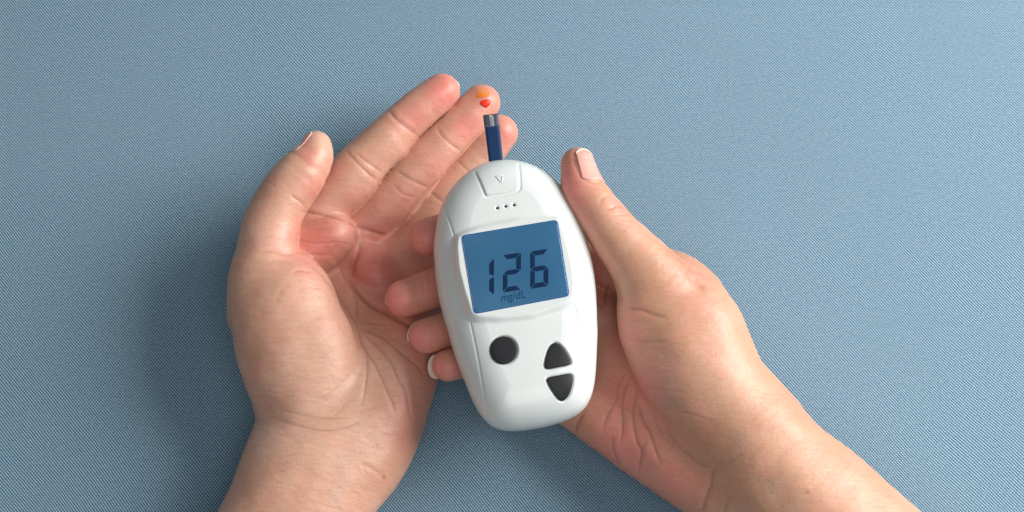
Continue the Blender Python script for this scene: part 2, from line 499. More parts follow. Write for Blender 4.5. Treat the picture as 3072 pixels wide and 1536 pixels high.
L_middle = Limb([(1043, 758, 85, 72, 62), (1092, 680, 95, 73, 64), (1179, 597, 122, 73, 62), (1250, 510, 140, 71, 60), (1297, 458, 150, 68, 58),
                 (1346, 410, 158, 66, 57), (1400, 357, 162, 60, 56), (1447, 308, 170, 56, 53)], 22)
L_ring = Limb([(1146, 827, 62, 66, 54), (1229, 725, 66, 68, 55), (1339, 584, 74, 67, 55), (1423, 493, 84, 59, 53), (1472, 434, 100, 57, 54), (1500, 398, 110, 56, 52)], 22)
L_little = Limb([(1230, 900, 55, 50, 46), (1330, 770, 48, 50, 46), (1425, 650, 48, 46, 43), (1475, 580, 50, 43, 41)], 22)
def left_sdf(p):
    d = smin(L_arm(p), L_hypo(p), 45)
    d = smin(d, L_m1(p), 22); d = smin(d, L_m2(p), 14); d = smin(d, L_m3(p), 14)
    th = smin(L_thenar(p), L_thumb(p), 26)
    base = smin(d, th, 16)
    out = base
    for fg in (L_index, L_middle, L_ring, L_little):
        out = smin(out, smin(base, fg(p), 9), 2.5)
    return out
rl = np.random.default_rng(5)
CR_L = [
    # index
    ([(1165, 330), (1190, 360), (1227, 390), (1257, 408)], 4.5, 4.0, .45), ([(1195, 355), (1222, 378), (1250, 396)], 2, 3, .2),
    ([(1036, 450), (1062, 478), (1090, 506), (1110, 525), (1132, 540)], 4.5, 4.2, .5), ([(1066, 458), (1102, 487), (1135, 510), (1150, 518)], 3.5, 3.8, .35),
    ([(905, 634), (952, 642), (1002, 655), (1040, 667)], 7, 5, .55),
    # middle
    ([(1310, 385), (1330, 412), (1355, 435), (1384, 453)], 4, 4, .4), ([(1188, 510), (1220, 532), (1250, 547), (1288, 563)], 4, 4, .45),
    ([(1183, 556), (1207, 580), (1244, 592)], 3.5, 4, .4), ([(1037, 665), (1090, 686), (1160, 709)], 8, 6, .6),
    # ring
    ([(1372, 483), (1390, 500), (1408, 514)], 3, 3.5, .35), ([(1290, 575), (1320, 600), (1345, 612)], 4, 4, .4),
    # between the fingers: shallow grooves, with the gap shade painted in as stain
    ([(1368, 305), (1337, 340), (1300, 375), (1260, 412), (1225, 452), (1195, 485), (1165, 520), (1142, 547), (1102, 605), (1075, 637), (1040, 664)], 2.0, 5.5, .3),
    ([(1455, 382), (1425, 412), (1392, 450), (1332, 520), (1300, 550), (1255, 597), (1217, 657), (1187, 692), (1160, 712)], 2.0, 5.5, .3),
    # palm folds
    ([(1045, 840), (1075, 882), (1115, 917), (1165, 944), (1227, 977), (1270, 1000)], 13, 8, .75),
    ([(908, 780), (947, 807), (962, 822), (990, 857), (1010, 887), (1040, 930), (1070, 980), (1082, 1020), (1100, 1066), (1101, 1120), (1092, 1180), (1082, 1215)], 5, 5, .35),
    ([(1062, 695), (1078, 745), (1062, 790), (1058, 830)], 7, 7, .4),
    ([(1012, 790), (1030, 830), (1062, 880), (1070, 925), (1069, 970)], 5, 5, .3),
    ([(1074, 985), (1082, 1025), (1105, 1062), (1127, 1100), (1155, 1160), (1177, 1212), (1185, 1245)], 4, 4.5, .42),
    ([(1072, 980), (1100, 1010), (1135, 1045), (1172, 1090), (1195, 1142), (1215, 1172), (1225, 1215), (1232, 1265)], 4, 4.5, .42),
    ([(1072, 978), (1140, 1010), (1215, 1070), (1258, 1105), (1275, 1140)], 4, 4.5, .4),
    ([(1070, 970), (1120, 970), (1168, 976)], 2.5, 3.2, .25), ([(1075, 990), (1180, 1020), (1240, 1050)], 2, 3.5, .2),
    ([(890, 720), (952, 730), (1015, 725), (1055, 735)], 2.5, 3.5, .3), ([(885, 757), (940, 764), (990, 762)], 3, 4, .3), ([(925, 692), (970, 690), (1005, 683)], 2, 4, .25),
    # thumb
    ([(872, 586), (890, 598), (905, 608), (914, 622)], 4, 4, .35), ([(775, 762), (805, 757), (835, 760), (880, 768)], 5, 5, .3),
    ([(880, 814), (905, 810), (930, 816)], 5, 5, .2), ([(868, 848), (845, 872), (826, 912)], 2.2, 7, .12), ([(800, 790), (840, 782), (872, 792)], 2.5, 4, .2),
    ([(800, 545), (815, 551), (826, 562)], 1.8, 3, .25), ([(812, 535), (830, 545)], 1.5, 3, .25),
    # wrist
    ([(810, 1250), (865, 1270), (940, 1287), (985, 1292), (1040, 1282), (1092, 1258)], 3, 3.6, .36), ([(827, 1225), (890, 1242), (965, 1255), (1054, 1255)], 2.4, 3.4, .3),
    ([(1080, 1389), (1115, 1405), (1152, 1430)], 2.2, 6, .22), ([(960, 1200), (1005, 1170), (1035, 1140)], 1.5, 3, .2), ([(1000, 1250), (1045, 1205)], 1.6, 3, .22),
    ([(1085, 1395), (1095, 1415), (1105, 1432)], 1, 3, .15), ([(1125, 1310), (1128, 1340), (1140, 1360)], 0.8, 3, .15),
]
for lb, n, t0, t1 in ((L_index, 70, .22, .97), (L_middle, 60, .2, .97), (L_ring, 40, .3, .97), (L_thumb, 70, .3, .97)):
    CR_L += strokes(lb, n, rl, t0, t1, 0.7)
CR_L += strokes(L_arm, 260, rl, 0.34, 0.72, 0.9, 2.8, 0.22, (0.10, 0.36), .16)
CR_L += strokes(L_thenar, 120, rl, 0.05, 0.95, 0.7, 2.8, 0.3, (0.10, 0.35), .12)
CR_L += strokes(L_hypo, 70, rl, 0.1, 0.95, 0.6, 2.8, 0.5, (0.12, 0.4), .1)
RED_L = [(1130, 720, 170, 150, 20, .5), (1190, 610, 90, 70, -45, .4), (1330, 275, 75, 60, -40, .75), (1240, 350, 70, 60, -40, .55), (1000, 520, 60, 45, -40, .3), (1455, 300, 60, 55, -50, .55), (1400, 380, 60, 45, -50, .7),
         (1510, 400, 60, 60, -50, .65), (1300, 500, 120, 70, -50, .35), (1130, 640, 90, 60, -30, .4), (965, 730, 110, 85, 0, .68), (1120, 800, 120, 95, 20, .75),
         (1240, 1050, 60, 160, -20, .45), (1215, 1240, 60, 130, 15, .35), (905, 815, 35, 22, 0, .3), (930, 470, 30, 40, -30, .45), (950, 560, 60, 50, 0, .35),
         (1180, 880, 130, 90, 20, .5)]
PAD_L = [(1325, 282, 55, 40, -40, 6), (1155, 432, 48, 42, -40, 5), (1020, 575, 62, 50, -42, 6), (1425, 335, 55, 40, -48, 6), (1275, 490, 45, 40, -48, 5), (1135, 640, 58, 46, -46, 6),
         (1490, 410, 50, 38, -48, 5), (1360, 560, 45, 40, -48, 4), (1260, 685, 50, 40, -48, 5), (955, 470, 30, 40, 20, 4), (940, 565, 45, 40, -50, 5), (865, 660, 55, 60, 0, 5),
         (980, 720, 80, 60, 0, 8), (1120, 1040, 22, 60, -25, 4), (1165, 1060, 22, 60, -30, 4), (1215, 1110, 25, 60, -30, 4), (1010, 1000, 50, 140, -15, 5)]
MOLE_L = [(1152, 1431, 6, .55)]
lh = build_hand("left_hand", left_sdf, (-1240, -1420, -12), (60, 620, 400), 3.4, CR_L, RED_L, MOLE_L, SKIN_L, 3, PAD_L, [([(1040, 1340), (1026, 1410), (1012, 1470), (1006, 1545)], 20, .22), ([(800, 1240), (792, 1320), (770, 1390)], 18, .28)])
tag(lh, "open hand lying palm up on the cloth with a blood drop on its middle finger", "hand")

# ------------------------------------------------------------------ right hand
R_thumb = Limb([(1733, 497, 385, 50, 52), (1748, 560, 385, 62, 58), (1788, 628, 380, 69, 64), (1845, 705, 368, 79, 72), (1915, 785, 350, 92, 80), (1965, 862, 328, 116, 92),
                (2008, 935, 300, 164, 110), (2047, 1000, 290, 182, 125), (2083, 1082, 280, 184, 135), (2139, 1177, 265, 176, 140), (2189, 1241, 255, 177, 145),
                (2257, 1324, 245, 180, 155), (2322, 1414, 235, 190, 165), (2450, 1545, 225, 216, 175), (2622, 1715, 215, 228, 180), (2980, 2060, 205, 250, 188)])
R_hypo = Limb([(1700, 1170, 118, 92, 85), (1807, 1228, 122, 110, 100), (1964, 1340, 128, 110, 112), (2139, 1440, 140, 115, 125), (2330, 1560, 165, 140, 150), (2480, 1700, 180, 160, 160)])
R_palm = Limb([(1740, 900, 120, 110, 70), (1800, 1050, 125, 130, 78), (1900, 1200, 135, 150, 92), (2080, 1330, 160, 180, 125), (2250, 1450, 180, 190, 140)])
R_index = Limb([(2132, 985, 230, 92, 105), (2058, 882, 225, 103, 100), (1960, 830, 210, 95, 85), (1850, 800, 195, 75, 70), (1700, 730, 170, 62, 60), (1500, 690, 175, 60, 55),
                (1360, 695, 205, 58, 54), (1283, 711, 236, 57, 54)], 24)
R_middle = Limb([(1800, 950, 140, 68, 62), (1600, 880, 160, 64, 60), (1420, 845, 195, 64, 56), (1320, 862, 215, 64, 54), (1215, 894, 242, 58, 52)], 24)
R_ring = Limb([(1780, 1060, 130, 64, 60), (1600, 1000, 165, 60, 56), (1440, 970, 200, 58, 54), (1360, 985, 222, 56, 51), (1278, 1008, 252, 53, 50)], 24)
R_little = Limb([(1740, 1150, 120, 56, 54), (1560, 1090, 160, 52, 50), (1420, 1080, 205, 50, 46), (1345, 1097, 240, 48, 46)], 24)
def right_sdf(p):
    d = smin(R_palm(p), R_hypo(p), 30)
    d = smin(d, R_thumb(p), 34)
    base = d
    out = smin(base, R_index(p), 14)
    for fg in (R_middle, R_ring, R_little):
        out = smin(out, smin(base, fg(p), 24), 3)
    return out
rr = np.random.default_rng(11)
CR_R = [
    ([(1258, 815), (1268, 850), (1270, 890)], 1.5, 3, .2), ([(1282, 812), (1288, 850), (1284, 880)], 1.2, 3, .15),
    # around the thumb nail
    ([(1727, 452), (1720, 470), (1726, 497), (1736, 520), (1752, 538), (1770, 548), (1792, 549), (1806, 545)], 3, 4.0, .2),
    # thumb joint
    ([(1812, 629), (1835, 627), (1849, 619), (1872, 622)], 4, 4, .45), ([(1825, 648), (1852, 646), (1893, 641)], 3, 3.6, .3),
    ([(1798, 612), (1808, 595), (1832, 586)], 2.2, 5, .2), ([(1835, 655), (1870, 660), (1905, 662)], 2, 3.2, .2), ([(1820, 638), (1850, 634), (1880, 633)], 2, 3, .2),
    ([(1850, 600), (1862, 612)], 2, 3, .2), ([(1840, 668), (1880, 675), (1918, 674)], 1.6, 3, .18),
    # back of thumb and web
    ([(1885, 926), (1927, 930), (1952, 942), (1998, 953)], 5, 6, .4), ([(1897, 1020), (1940, 1026), (2010, 1026)], 2.5, 4, .25), ([(1920, 990), (1970, 992), (2015, 990)], 2, 3.5, .2),
    ([(2050, 800), (2077, 832), (2112, 872)], 9, 13, .22), ([(1980, 725), (2020, 765), (2060, 800), (2110, 825), (2155, 845)], 5, 7, .3),
    ([(1845, 838), (1853, 866), (1866, 905)], 3, 6, .2), ([(1930, 1160), (1990, 1170), (2060, 1180)], 1.8, 3.6, .18), ([(1960, 1220), (2050, 1236), (2130, 1262)], 2, 3.6, .2),
    # palm folds
    ([(1876, 1120), (1856, 1160), (1851, 1197), (1830, 1232), (1816, 1262), (1811, 1292)], 3.5, 4.2, .4), ([(1889, 1132), (1872, 1185), (1867, 1222), (1868, 1260), (1867, 1292), (1861, 1332)], 4.5, 4.4, .5),
    ([(1908, 1155), (1908, 1197), (1901, 1235), (1901, 1272), (1905, 1298), (1912, 1328), (1925, 1356), (1920, 1390), (1917, 1424)], 5, 4.6, .5),
    ([(1915, 1205), (1925, 1247), (1931, 1266), (1950, 1296), (1960, 1330), (1972, 1364), (1984, 1394)], 5, 4.6, .5),
    ([(1836, 1312), (1842, 1351), (1861, 1396)], 4, 4.2, .42), ([(1790, 1202), (1840, 1212), (1890, 1232), (1940, 1260)], 2.2, 3.4, .25),
    ([(1750, 1240), (1733, 1272), (1729, 1298)], 6, 5.5, .6), ([(1925, 1356), (1940, 1322)], 3, 4, .3), ([(1820, 1130), (1845, 1150), (1860, 1142)], 2, 3.5, .2),
    ([(1995, 1282), (2010, 1310), (2050, 1352), (2100, 1392), (2150, 1405)], 5, 7, .25), ([(1960, 1250), (1990, 1310), (2030, 1350)], 2.5, 4, .2),
    # index base seen beside the meter
    ([(1825, 850), (1818, 885), (1813, 915)], 5, 5, .6), ([(1790, 905), (1810, 925)], 5, 5, .5),
    # wrist
    ([(2148, 1400), (2135, 1430), (2134, 1452), (2121, 1484), (2105, 1540)], 7, 6.5, .4), ([(2195, 1480), (2180, 1510), (2170, 1545)], 3, 5, .25), ([(2160, 1405), (2190, 1385), (2230, 1360)], 3, 6, .25),
]
CR_R += strokes(R_thumb, 60, rr, 0.02, 0.16, 0.7)
CR_R += strokes(R_thumb, 380, rr, 0.16, 0.60, 0.8, 2.8, 0.35, (0.06, 0.26), .13)
CR_R += strokes(R_hypo, 60, rr, 0.1, 0.8, 0.6, 2.8, 0.6, (0.12, 0.4), .1)
RED_R = [(2085, 850, 70, 60, 30, .25), (1860, 620, 50, 40, 0, .3), (1300, 1100, 60, 60, 0, .8), (1712, 560, 55, 120, -10, .72), (1740, 660, 50, 90, -25, .45), (1275, 712, 60, 70, 0, .95), (1195, 905, 70, 60, 0, .85), (1262, 1015, 60, 60, 0, .85), (1340, 1105, 60, 60, 0, .7),
         (1880, 1010, 55, 110, 10, .55), (1890, 1180, 120, 140, 30, .62), (1880, 1330, 160, 140, 30, .62), (2020, 1440, 110, 80, 30, .5), (1300, 860, 90, 80, 0, .6), (1340, 1000, 70, 60, 0, .55),
         (1790, 830, 50, 100, 0, .6), (2120, 900, 60, 60, 0, .22)]
PAD_R = [(1232, 885, 45, 45, 0, 8), (1292, 1005, 42, 42, 0, 8), (1360, 1095, 40, 38, 0, 6), (1720, 540, 40, 60, 20, 3), (1800, 640, 45, 40, 0, 4), (1880, 1000, 60, 90, 0, 6), (1840, 1240, 15, 50, 10, 3), (1885, 1240, 13, 60, 0, 3), (1940, 1340, 18, 60, -20, 3), (1780, 1290, 30, 40, 0, 5),
         (2010, 1440, 70, 50, 30, 5), (2085, 835, 20, 40, -30, -4), (2150, 960, 60, 60, 0, 4)]
MOLE_R = [(2422, 1476, 6, .65)]
rh = build_hand("right_hand", right_sdf, (-440, -1480, -12), (1700, 420, 480), 3.6, CR_R, RED_R, MOLE_R, SKIN_R, 8, PAD_R, [([(1965, 1010), (1990, 1090), (2010, 1180), (2060, 1250)], 34, .2), ([(2150, 1400), (2200, 1350), (2240, 1280)], 14, .16), ([(2290, 1420), (2330, 1500), (2380, 1560)], 14, .15)])
tag(rh, "hand and forearm holding the white glucose meter, thumb laid along its side", "hand")

# ------------------------------------------------------------------ nails
def nail(parent, f, tip, back, r, normal_up, side_dir, th0, th1, v0, v1, off, tip_len, ext=0.0, conform=True):
    """nail plate on a finger end; tip/back are (px,py,z) of the finger axis"""
    A = P(tip[0], tip[1], tip[2]); Bk = P(back[0], back[1], back[2])
    ax = A - Bk; ax /= np.linalg.norm(ax)
    up = np.array([0, 0, 1.0]); up -= ax * (up @ ax); up /= np.linalg.norm(up)
    lat = np.cross(ax, up)                      # to the right of the pointing finger
    nu, nv = 26, 30
    pts = []; tipf = []
    for i in range(nu):
        u = i / (nu - 1); th = math.radians(th0 + (th1 - th0) * u); s = 2 * u - 1
        vmax = v1 - (v1 - v0) * 0.16 * s * s - 5 * s ** 6
        vmin = v0 + (v1 - v0) * 0.10 * s ** 4
        for k in range(nv):
            w = k / (nv - 1); vv = vmin + (vmax - vmin) * w
            rad = r
            if not conform: rad = r * 1.0
            pts.append(A + ax * vv + rad * (math.cos(th) * up * normal_up + math.sin(th) * lat * side_dir)); tipf.append((vmax - vv))
    pts = np.array(pts); tipf = np.array(tipf)
    if conform:
        for _ in range(8):
            g, gl = grad(f, pts, 1.5)
            d = (f(pts.astype(np.float32)) - off - ext * np.clip(1 - tipf / (tip_len + 1e-6), 0, 1)) / np.maximum(gl, 0.4)
            pts = pts - g * np.clip(d, -15, 15)[:, None] * 0.8
    g, _ = grad(f, pts, 1.5)
    if not conform:
        g = np.tile(up * normal_up, (len(pts), 1))
    thick = 3.2
    inner = pts - g * thick
    n = nu * nv
    idx = np.arange(n).reshape(nu, nv)
    fc = []
    for i in range(nu - 1):
        for k in range(nv - 1):
            fc.append((idx[i, k], idx[i + 1, k], idx[i + 1, k + 1], idx[i, k + 1]))
            fc.append((idx[i, k + 1] + n, idx[i + 1, k + 1] + n, idx[i + 1, k] + n, idx[i, k] + n))
    ring = list(idx[:, 0]) + list(idx[-1, 1:]) + list(idx[-2::-1, -1]) + list(idx[0, -2:0:-1])
    for a, b in zip(ring, ring[1:] + ring[:1]): fc.append((a, a + n, b + n, b))
    o = mesh_obj("nail", np.vstack([pts, inner]), [tuple(int(x) for x in q) for q in fc], NAIL, parent)
    o.data.materials.append(NAIL_TIP)
    t2 = np.r_[tipf, tipf]
    for p in o.data.polygons:
        if min(t2[i] for i in p.vertices) < tip_len: p.material_index = 1
    return o
nail(rh, right_sdf, (1733, 497, 385), (1748, 560, 385), 54, 1, 1, -4, 86, -70, 43, 1.2, 5, 2)
nail(lh, left_sdf, (950, 439, 305), (903, 525, 300), 54, 1, -1, 26, 125, -60, 44, 2.0, 6, 4)
def nail_edge(parent, tip, back, R, f0, f1, ext, drop=0.35):
    """nail on the far side of a fingertip: only its free edge shows past the pad"""
    A = P(*tip); Bk = P(*back); ax = A - Bk; ax[2] *= 0.3; ax /= np.linalg.norm(ax)
    up = np.array([0, 0, 1.0]); up -= ax * (up @ ax); up /= np.linalg.norm(up); lat = np.cross(ax, up)
    nu, nv = 28, 8; top = []
    for i in range(nu):
        u = i / (nu - 1); ph = math.radians(f0 + (f1 - f0) * u); e = ext * (1 - (2 * u - 1) ** 4) - 1.5 * (2 * u - 1) ** 4
        for k in range(nv):
            rho = R * 0.72 + (R * 0.28 + e) * k / (nv - 1)
            top.append(A + (ax * math.cos(ph) + lat * math.sin(ph)) * rho - up * R * (drop - 0.30 * math.sin(ph) ** 2 + 0.10 * (1 - k / (nv - 1))))
    top = np.array(top); n = nu * nv; idx = np.arange(n).reshape(nu, nv); fc = []
    for i in range(nu - 1):
        for k in range(nv - 1):
            fc.append((idx[i, k], idx[i + 1, k], idx[i + 1, k + 1], idx[i, k + 1]))
            fc.append((idx[i, k + 1] + n, idx[i + 1, k + 1] + n, idx[i + 1, k] + n, idx[i, k] + n))
    ring = list(idx[:, 0]) + list(idx[-1, 1:]) + list(idx[-2::-1, -1]) + list(idx[0, -2:0:-1])
    for p, q in zip(ring, ring[1:] + ring[:1]): fc.append((p, p + n, q + n, q))
    return mesh_obj("nail", np.vstack([top, top - up * 3.0]), [tuple(int(x) for x in q) for q in fc], NAIL_TIP, parent)
nail_edge(lh, (1326, 273, 226), (1262, 326, 222), 53, -58, 26, 6)
nail_edge(rh, (1215, 894, 242), (1320, 862, 215), 56, 5, 80, 0.6)
nail_edge(rh, (1278, 1008, 252), (1360, 985, 222), 52, 8, 86, 0.8)
nail_edge(rh, (1345, 1097, 240), (1420, 1080, 205), 47, -30, 68, 9)

# ------------------------------------------------------------------ glucose meter
ZM = 345.0; ZBOT = 268.0
OUT = [(1467, 490), (1512, 485), (1550, 487), (1585, 495), (1615, 508), (1645, 527), (1677, 555), (1705, 592), (1728, 634), (1750, 685), (1765, 735), (1773, 770), (1780, 812), (1786, 862),
       (1789, 912), (1790, 962), (1790, 1035), (1788, 1085), (1785, 1135), (1779, 1175), (1769, 1205), (1755, 1225), (1735, 1242), (1702, 1259), (1640, 1277), (1575, 1288), (1537, 1292),
       (1500, 1288), (1475, 1279), (1458, 1266), (1442, 1247), (1425, 1217), (1400, 1157), (1387, 1125), (1370, 1080), (1357, 1042), (1345, 995), (1332, 955), (1322, 917), (1312, 862),
       (1305, 795), (1302, 730), (1307, 692), (1317, 642), (1330, 607), (1345, 580), (1370, 550), (1400, 522), (1430, 504)]
def wpoly(pts, z):
    pts = np.asarray(pts, float)
    return P(pts[:, 0], pts[:, 1], np.full(len(pts), z))[:, :2]
def poly_sd(x, y, poly):
    """positive inside"""
    best = np.full(len(x), 1e9); ins = np.zeros(len(x), bool)
    for a, b in zip(poly, np.roll(poly, -1, 0)):
        ab = b - a
        t = np.clip(((x - a[0]) * ab[0] + (y - a[1]) * ab[1]) / (ab @ ab + 1e-9), 0, 1)
        best = np.minimum(best, np.hypot(x - a[0] - t * ab[0], y - a[1] - t * ab[1]))
        c = (a[1] > y) != (b[1] > y)
        with np.errstate(divide="ignore", invalid="ignore"):
            xi = a[0] + (y - a[1]) / (b[1] - a[1]) * ab[0]
        ins ^= c & (x < xi)
    return np.where(ins, best, -best)
def round_poly(pts, r, n=6):
    """rounded corners for a polygon in the plane"""
    pts = np.asarray(pts, float); out = []
    for i in range(len(pts)):
        a, b, c = pts[i - 1], pts[i], pts[(i + 1) % len(pts)]
        u = (a - b) / np.linalg.norm(a - b); v = (c - b) / np.linalg.norm(c - b)
        k = min(r, 0.48 * np.linalg.norm(a - b), 0.48 * np.linalg.norm(c - b))
        for t in np.linspace(0, 1, n):
            out.append((1 - t) ** 2 * (b + u * k) + 2 * t * (1 - t) * b + t * t * (b + v * k))
    return np.array(out)
def resample(poly, n):
    q = np.vstack([poly, poly[:1]]); L = np.r_[0, np.cumsum(np.hypot(*np.diff(q, axis=0).T))]
    s = np.linspace(0, L[-1], n, endpoint=False)
    return np.column_stack([np.interp(s, L, q[:, 0]), np.interp(s, L, q[:, 1])])
ow = wpoly(OUT, ZM)
mc = wpoly([(1545, 885)], ZM)[0]
NA = 780
th = np.linspace(0, 2 * math.pi, NA, endpoint=False)
ang = np.arctan2(ow[:, 1] - mc[1], ow[:, 0] - mc[0]); rad = np.hypot(*(ow - mc).T)
o_ = np.argsort(ang)
R = np.interp(th, np.r_[ang[o_] - 2 * math.pi, ang[o_], ang[o_] + 2 * math.pi], np.tile(rad[o_], 3))
ker = np.exp(-np.linspace(-2.5, 2.5, 31) ** 2 / 2); ker /= ker.sum()
R = np.convolve(np.r_[R[-15:], R, R[:15]], ker, "valid")
outline = np.column_stack([mc[0] + R * np.cos(th), mc[1] + R * np.sin(th)])
out_lo = resample(outline, 160)
AXU = wpoly([(1500, 600)], 440)[0] - wpoly([(1582, 1110)], 440)[0]; AXU /= np.linalg.norm(AXU); AXR = np.array([AXU[1], -AXU[0]])
BEZ = resample(round_poly(wpoly([(1360, 704), (1425, 677), (1550, 650), (1686, 644), (1712, 715), (1731, 790), (1739, 850), (1733, 902), (1700, 924), (1600, 958), (1500, 967), (1425, 962), (1402, 950),
                                (1376, 867), (1361, 805), (1356, 740)], 446), 14), 120)
SEAMS = [  # pixel lines of the case: side seams and the strip port cover
    [(1331, 606), (1338, 630), (1350, 665), (1361, 702)], [(1411, 965), (1421, 1010), (1436, 1085), (1448, 1155), (1457, 1215), (1460, 1256)],
    [(1724, 910), (1733, 960), (1742, 1022), (1754, 1105), (1764, 1195)]]
DOOR_LINE = [(1424, 508), (1437, 542), (1451, 580), (1459, 594), (1472, 596), (1512, 589), (1549, 580), (1559, 572), (1561, 560), (1560, 530), (1556, 486)]
BTN_C = [(1511 + 41.5 * math.cos(a), 1050 + 42 * math.sin(a)) for a in np.linspace(0, 2 * math.pi, 40, endpoint=False)]
BTN_U = [(1667, 1025), (1685, 1036), (1702, 1058), (1716, 1084), (1709, 1094), (1672, 1101), (1642, 1108), (1632, 1100), (1636, 1076), (1645, 1047), (1655, 1031)]
BTN_D = [(1646, 1130), (1680, 1124), (1711, 1116), (1721, 1124), (1719, 1152), (1709, 1181), (1694, 1196), (1684, 1198), (1671, 1190), (1655, 1169), (1642, 1147), (1639, 1136)]
HOLES = [(1492, 624), (1517, 619), (1542, 615)]
ZF = 440.0
def wline(pts, z=ZF): return wpoly(pts, z)
def chaikin(p, it=3):
    for _ in range(it):
        q = np.roll(p, -1, 0)
        p = np.stack([0.75 * p + 0.25 * q, 0.25 * p + 0.75 * q], 1).reshape(-1, 2)
    return p
btn_polys = [resample(wpoly(BTN_C, ZF), 60), resample(chaikin(wpoly(BTN_U, ZF)), 60), resample(chaikin(wpoly(BTN_D, ZF)), 60)]
seam_w = [smooth_line(wline(s)) for s in SEAMS]
door_w = smooth_line(wline(DOOR_LINE, 428))
hole_w = wline(HOLES)
def sstep(a, b, x):
    t = np.clip((x - a) / (b - a), 0, 1); return t * t * (3 - 2 * t)
def top_z(x, y, fine=True):
    d = np.maximum(poly_sd(x, y, out_lo), 0)
    q = np.clip(d / 100.0, 0, 1)
    z = ZM + 84 * (1 - (1 - q) ** 2.3) ** (1 / 2.0)
    m = ((x - mc[0]) * AXR[0] + (y - mc[1]) * AXR[1]) / 240
    l = ((x - mc[0]) * AXU[0] + (y - mc[1]) * AXU[1]) / 400
    z = z + 12 * (1 - np.clip(m * m, 0, 1)) * q - 8 * np.clip(-l - 0.1, 0, 1) ** 1.5 * q
    db = poly_sd(x, y, BEZ)
    z = z + (451.0 - z) * sstep(-6, 18, db)
    if fine:
        for s in seam_w:
            dd, _ = seg_dist(x, y, s); z = z - 2.2 * np.exp(-(dd / 2.4) ** 2)
        dd, _ = seg_dist(x, y, door_w); z = z - 2.6 * np.exp(-(dd / 2.6) ** 2)
        for b in btn_polys:
            z = z - 4.5 * sstep(-5, 0.5, poly_sd(x, y, b))
        for c in hole_w:
            z = z - 3 * np.exp(-(((x - c[0]) ** 2 + (y - c[1]) ** 2) / 5.0 ** 2) ** 2)
    return z
meter = empty("glucose_meter")
tag(meter, "white handheld glucose meter showing 126 mg/dL on its blue screen", "glucose meter")
meter.location = (0, 0, 0)
NR = 165
ss = np.linspace(0, 1, NR + 1)[1:]
ss = 1 - (1 - ss) ** 1.15
X = mc[0] + ss[:, None] * R[None] * np.cos(th); Y = mc[1] + ss[:, None] * R[None] * np.sin(th)
Z = top_z(X.ravel(), Y.ravel()).reshape(X.shape)
vs = [np.array([[mc[0], mc[1], top_z(np.array([mc[0]]), np.array([mc[1]]))[0]]])]
for k in range(NR): vs.append(np.column_stack([X[k], Y[k], Z[k]]))
for t in np.linspace(0, 1, 11)[1:]:      # under side
    a = t * math.pi / 2
    sh = 1 - (1 - math.cos(a)) * 46 / R
    vs.append(np.column_stack([mc[0] + sh * R * np.cos(th), mc[1] + sh * R * np.sin(th), np.full(NA, ZM - (ZM - ZBOT) * math.sin(a))]))
vs.append(np.array([[mc[0], mc[1], ZBOT]]))
vv = np.vstack(vs); K = len(vs) - 2
i0 = np.arange(NA); i1 = (i0 + 1) % NA
qs = []
for k in range(K - 1):
    a = 1 + k * NA
    qs.append(np.stack([a + i0, a + NA + i0, a + NA + i1, a + i1], 1))
qs = np.vstack(qs)
fl = [tuple(int(x) for x in q) for q in qs]
fl += [(0, int(1 + a), int(1 + b)) for a, b in zip(i0, i1)]
la = 1 + (K - 1) * NA; lastv = len(vv) - 1
fl += [(lastv, int(la + b), int(la + a)) for a, b in zip(i0, i1)]
mesh_obj("housing", vv, fl, WHITE, meter)

def patch(poly, zf, prof, n=60):
    """convex plate: rings from outside in; prof = (inset scale, height over zf)"""
    pl = resample(np.asarray(poly, float), n); c = pl.mean(0)
    v = []; f = []
    for s, dz in prof:
        q = c + (pl - c) * s
        v.append(np.column_stack([q, zf(q[:, 0], q[:, 1]) + dz]))
    v.append(np.array([[c[0], c[1], zf(c[None, 0], c[None, 1])[0] + prof[-1][1]]]))
    v = np.vstack(v); sgn = np.sum(pl[:, 0] * np.roll(pl[:, 1], -1) - np.roll(pl[:, 0], -1) * pl[:, 1]) > 0
    for k in range(len(prof) - 1):
        for i in range(n):
            j = (i + 1) % n
            q = (k * n + i, k * n + j, (k + 1) * n + j, (k + 1) * n + i)
            f.append(q if sgn else q[::-1])
    k = (len(prof) - 1) * n
    for i in range(n):
        q = (k + i, k + (i + 1) % n, len(v) - 1); f.append(q if sgn else q[::-1])
    return v, f
def join(parts):
    V = []; F = []; o = 0
    for v, f in parts:
        V.append(v); F += [tuple(i + o for i in q) for q in f]; o += len(v)
    return np.vstack(V), F
zcoarse = lambda x, y: top_z(x, y, False)
for nm, b in zip(("round_button", "arrow_button", "arrow_button"), btn_polys):
    v, f = patch(b, zcoarse, [(0.985, -10), (0.985, 0.5), (0.965, 2.6), (0.93, 3.2), (0.8, 3.5), (0.6, 3.7), (0.4, 3.8), (0.2, 3.8)])
    mesh_obj(nm, v, f, BUTTON, meter)
for c in hole_w:
    pl = np.array([(c[0] + 3.6 * math.cos(a), c[1] + 3.6 * math.sin(a)) for a in np.linspace(0, 2 * math.pi, 16, endpoint=False)])
    v, f = patch(pl, zcoarse, [(1, -6), (1, -1.2), (0.5, -1.4)], 16)
    mesh_obj("speaker_hole", v, f, HOLE, meter)
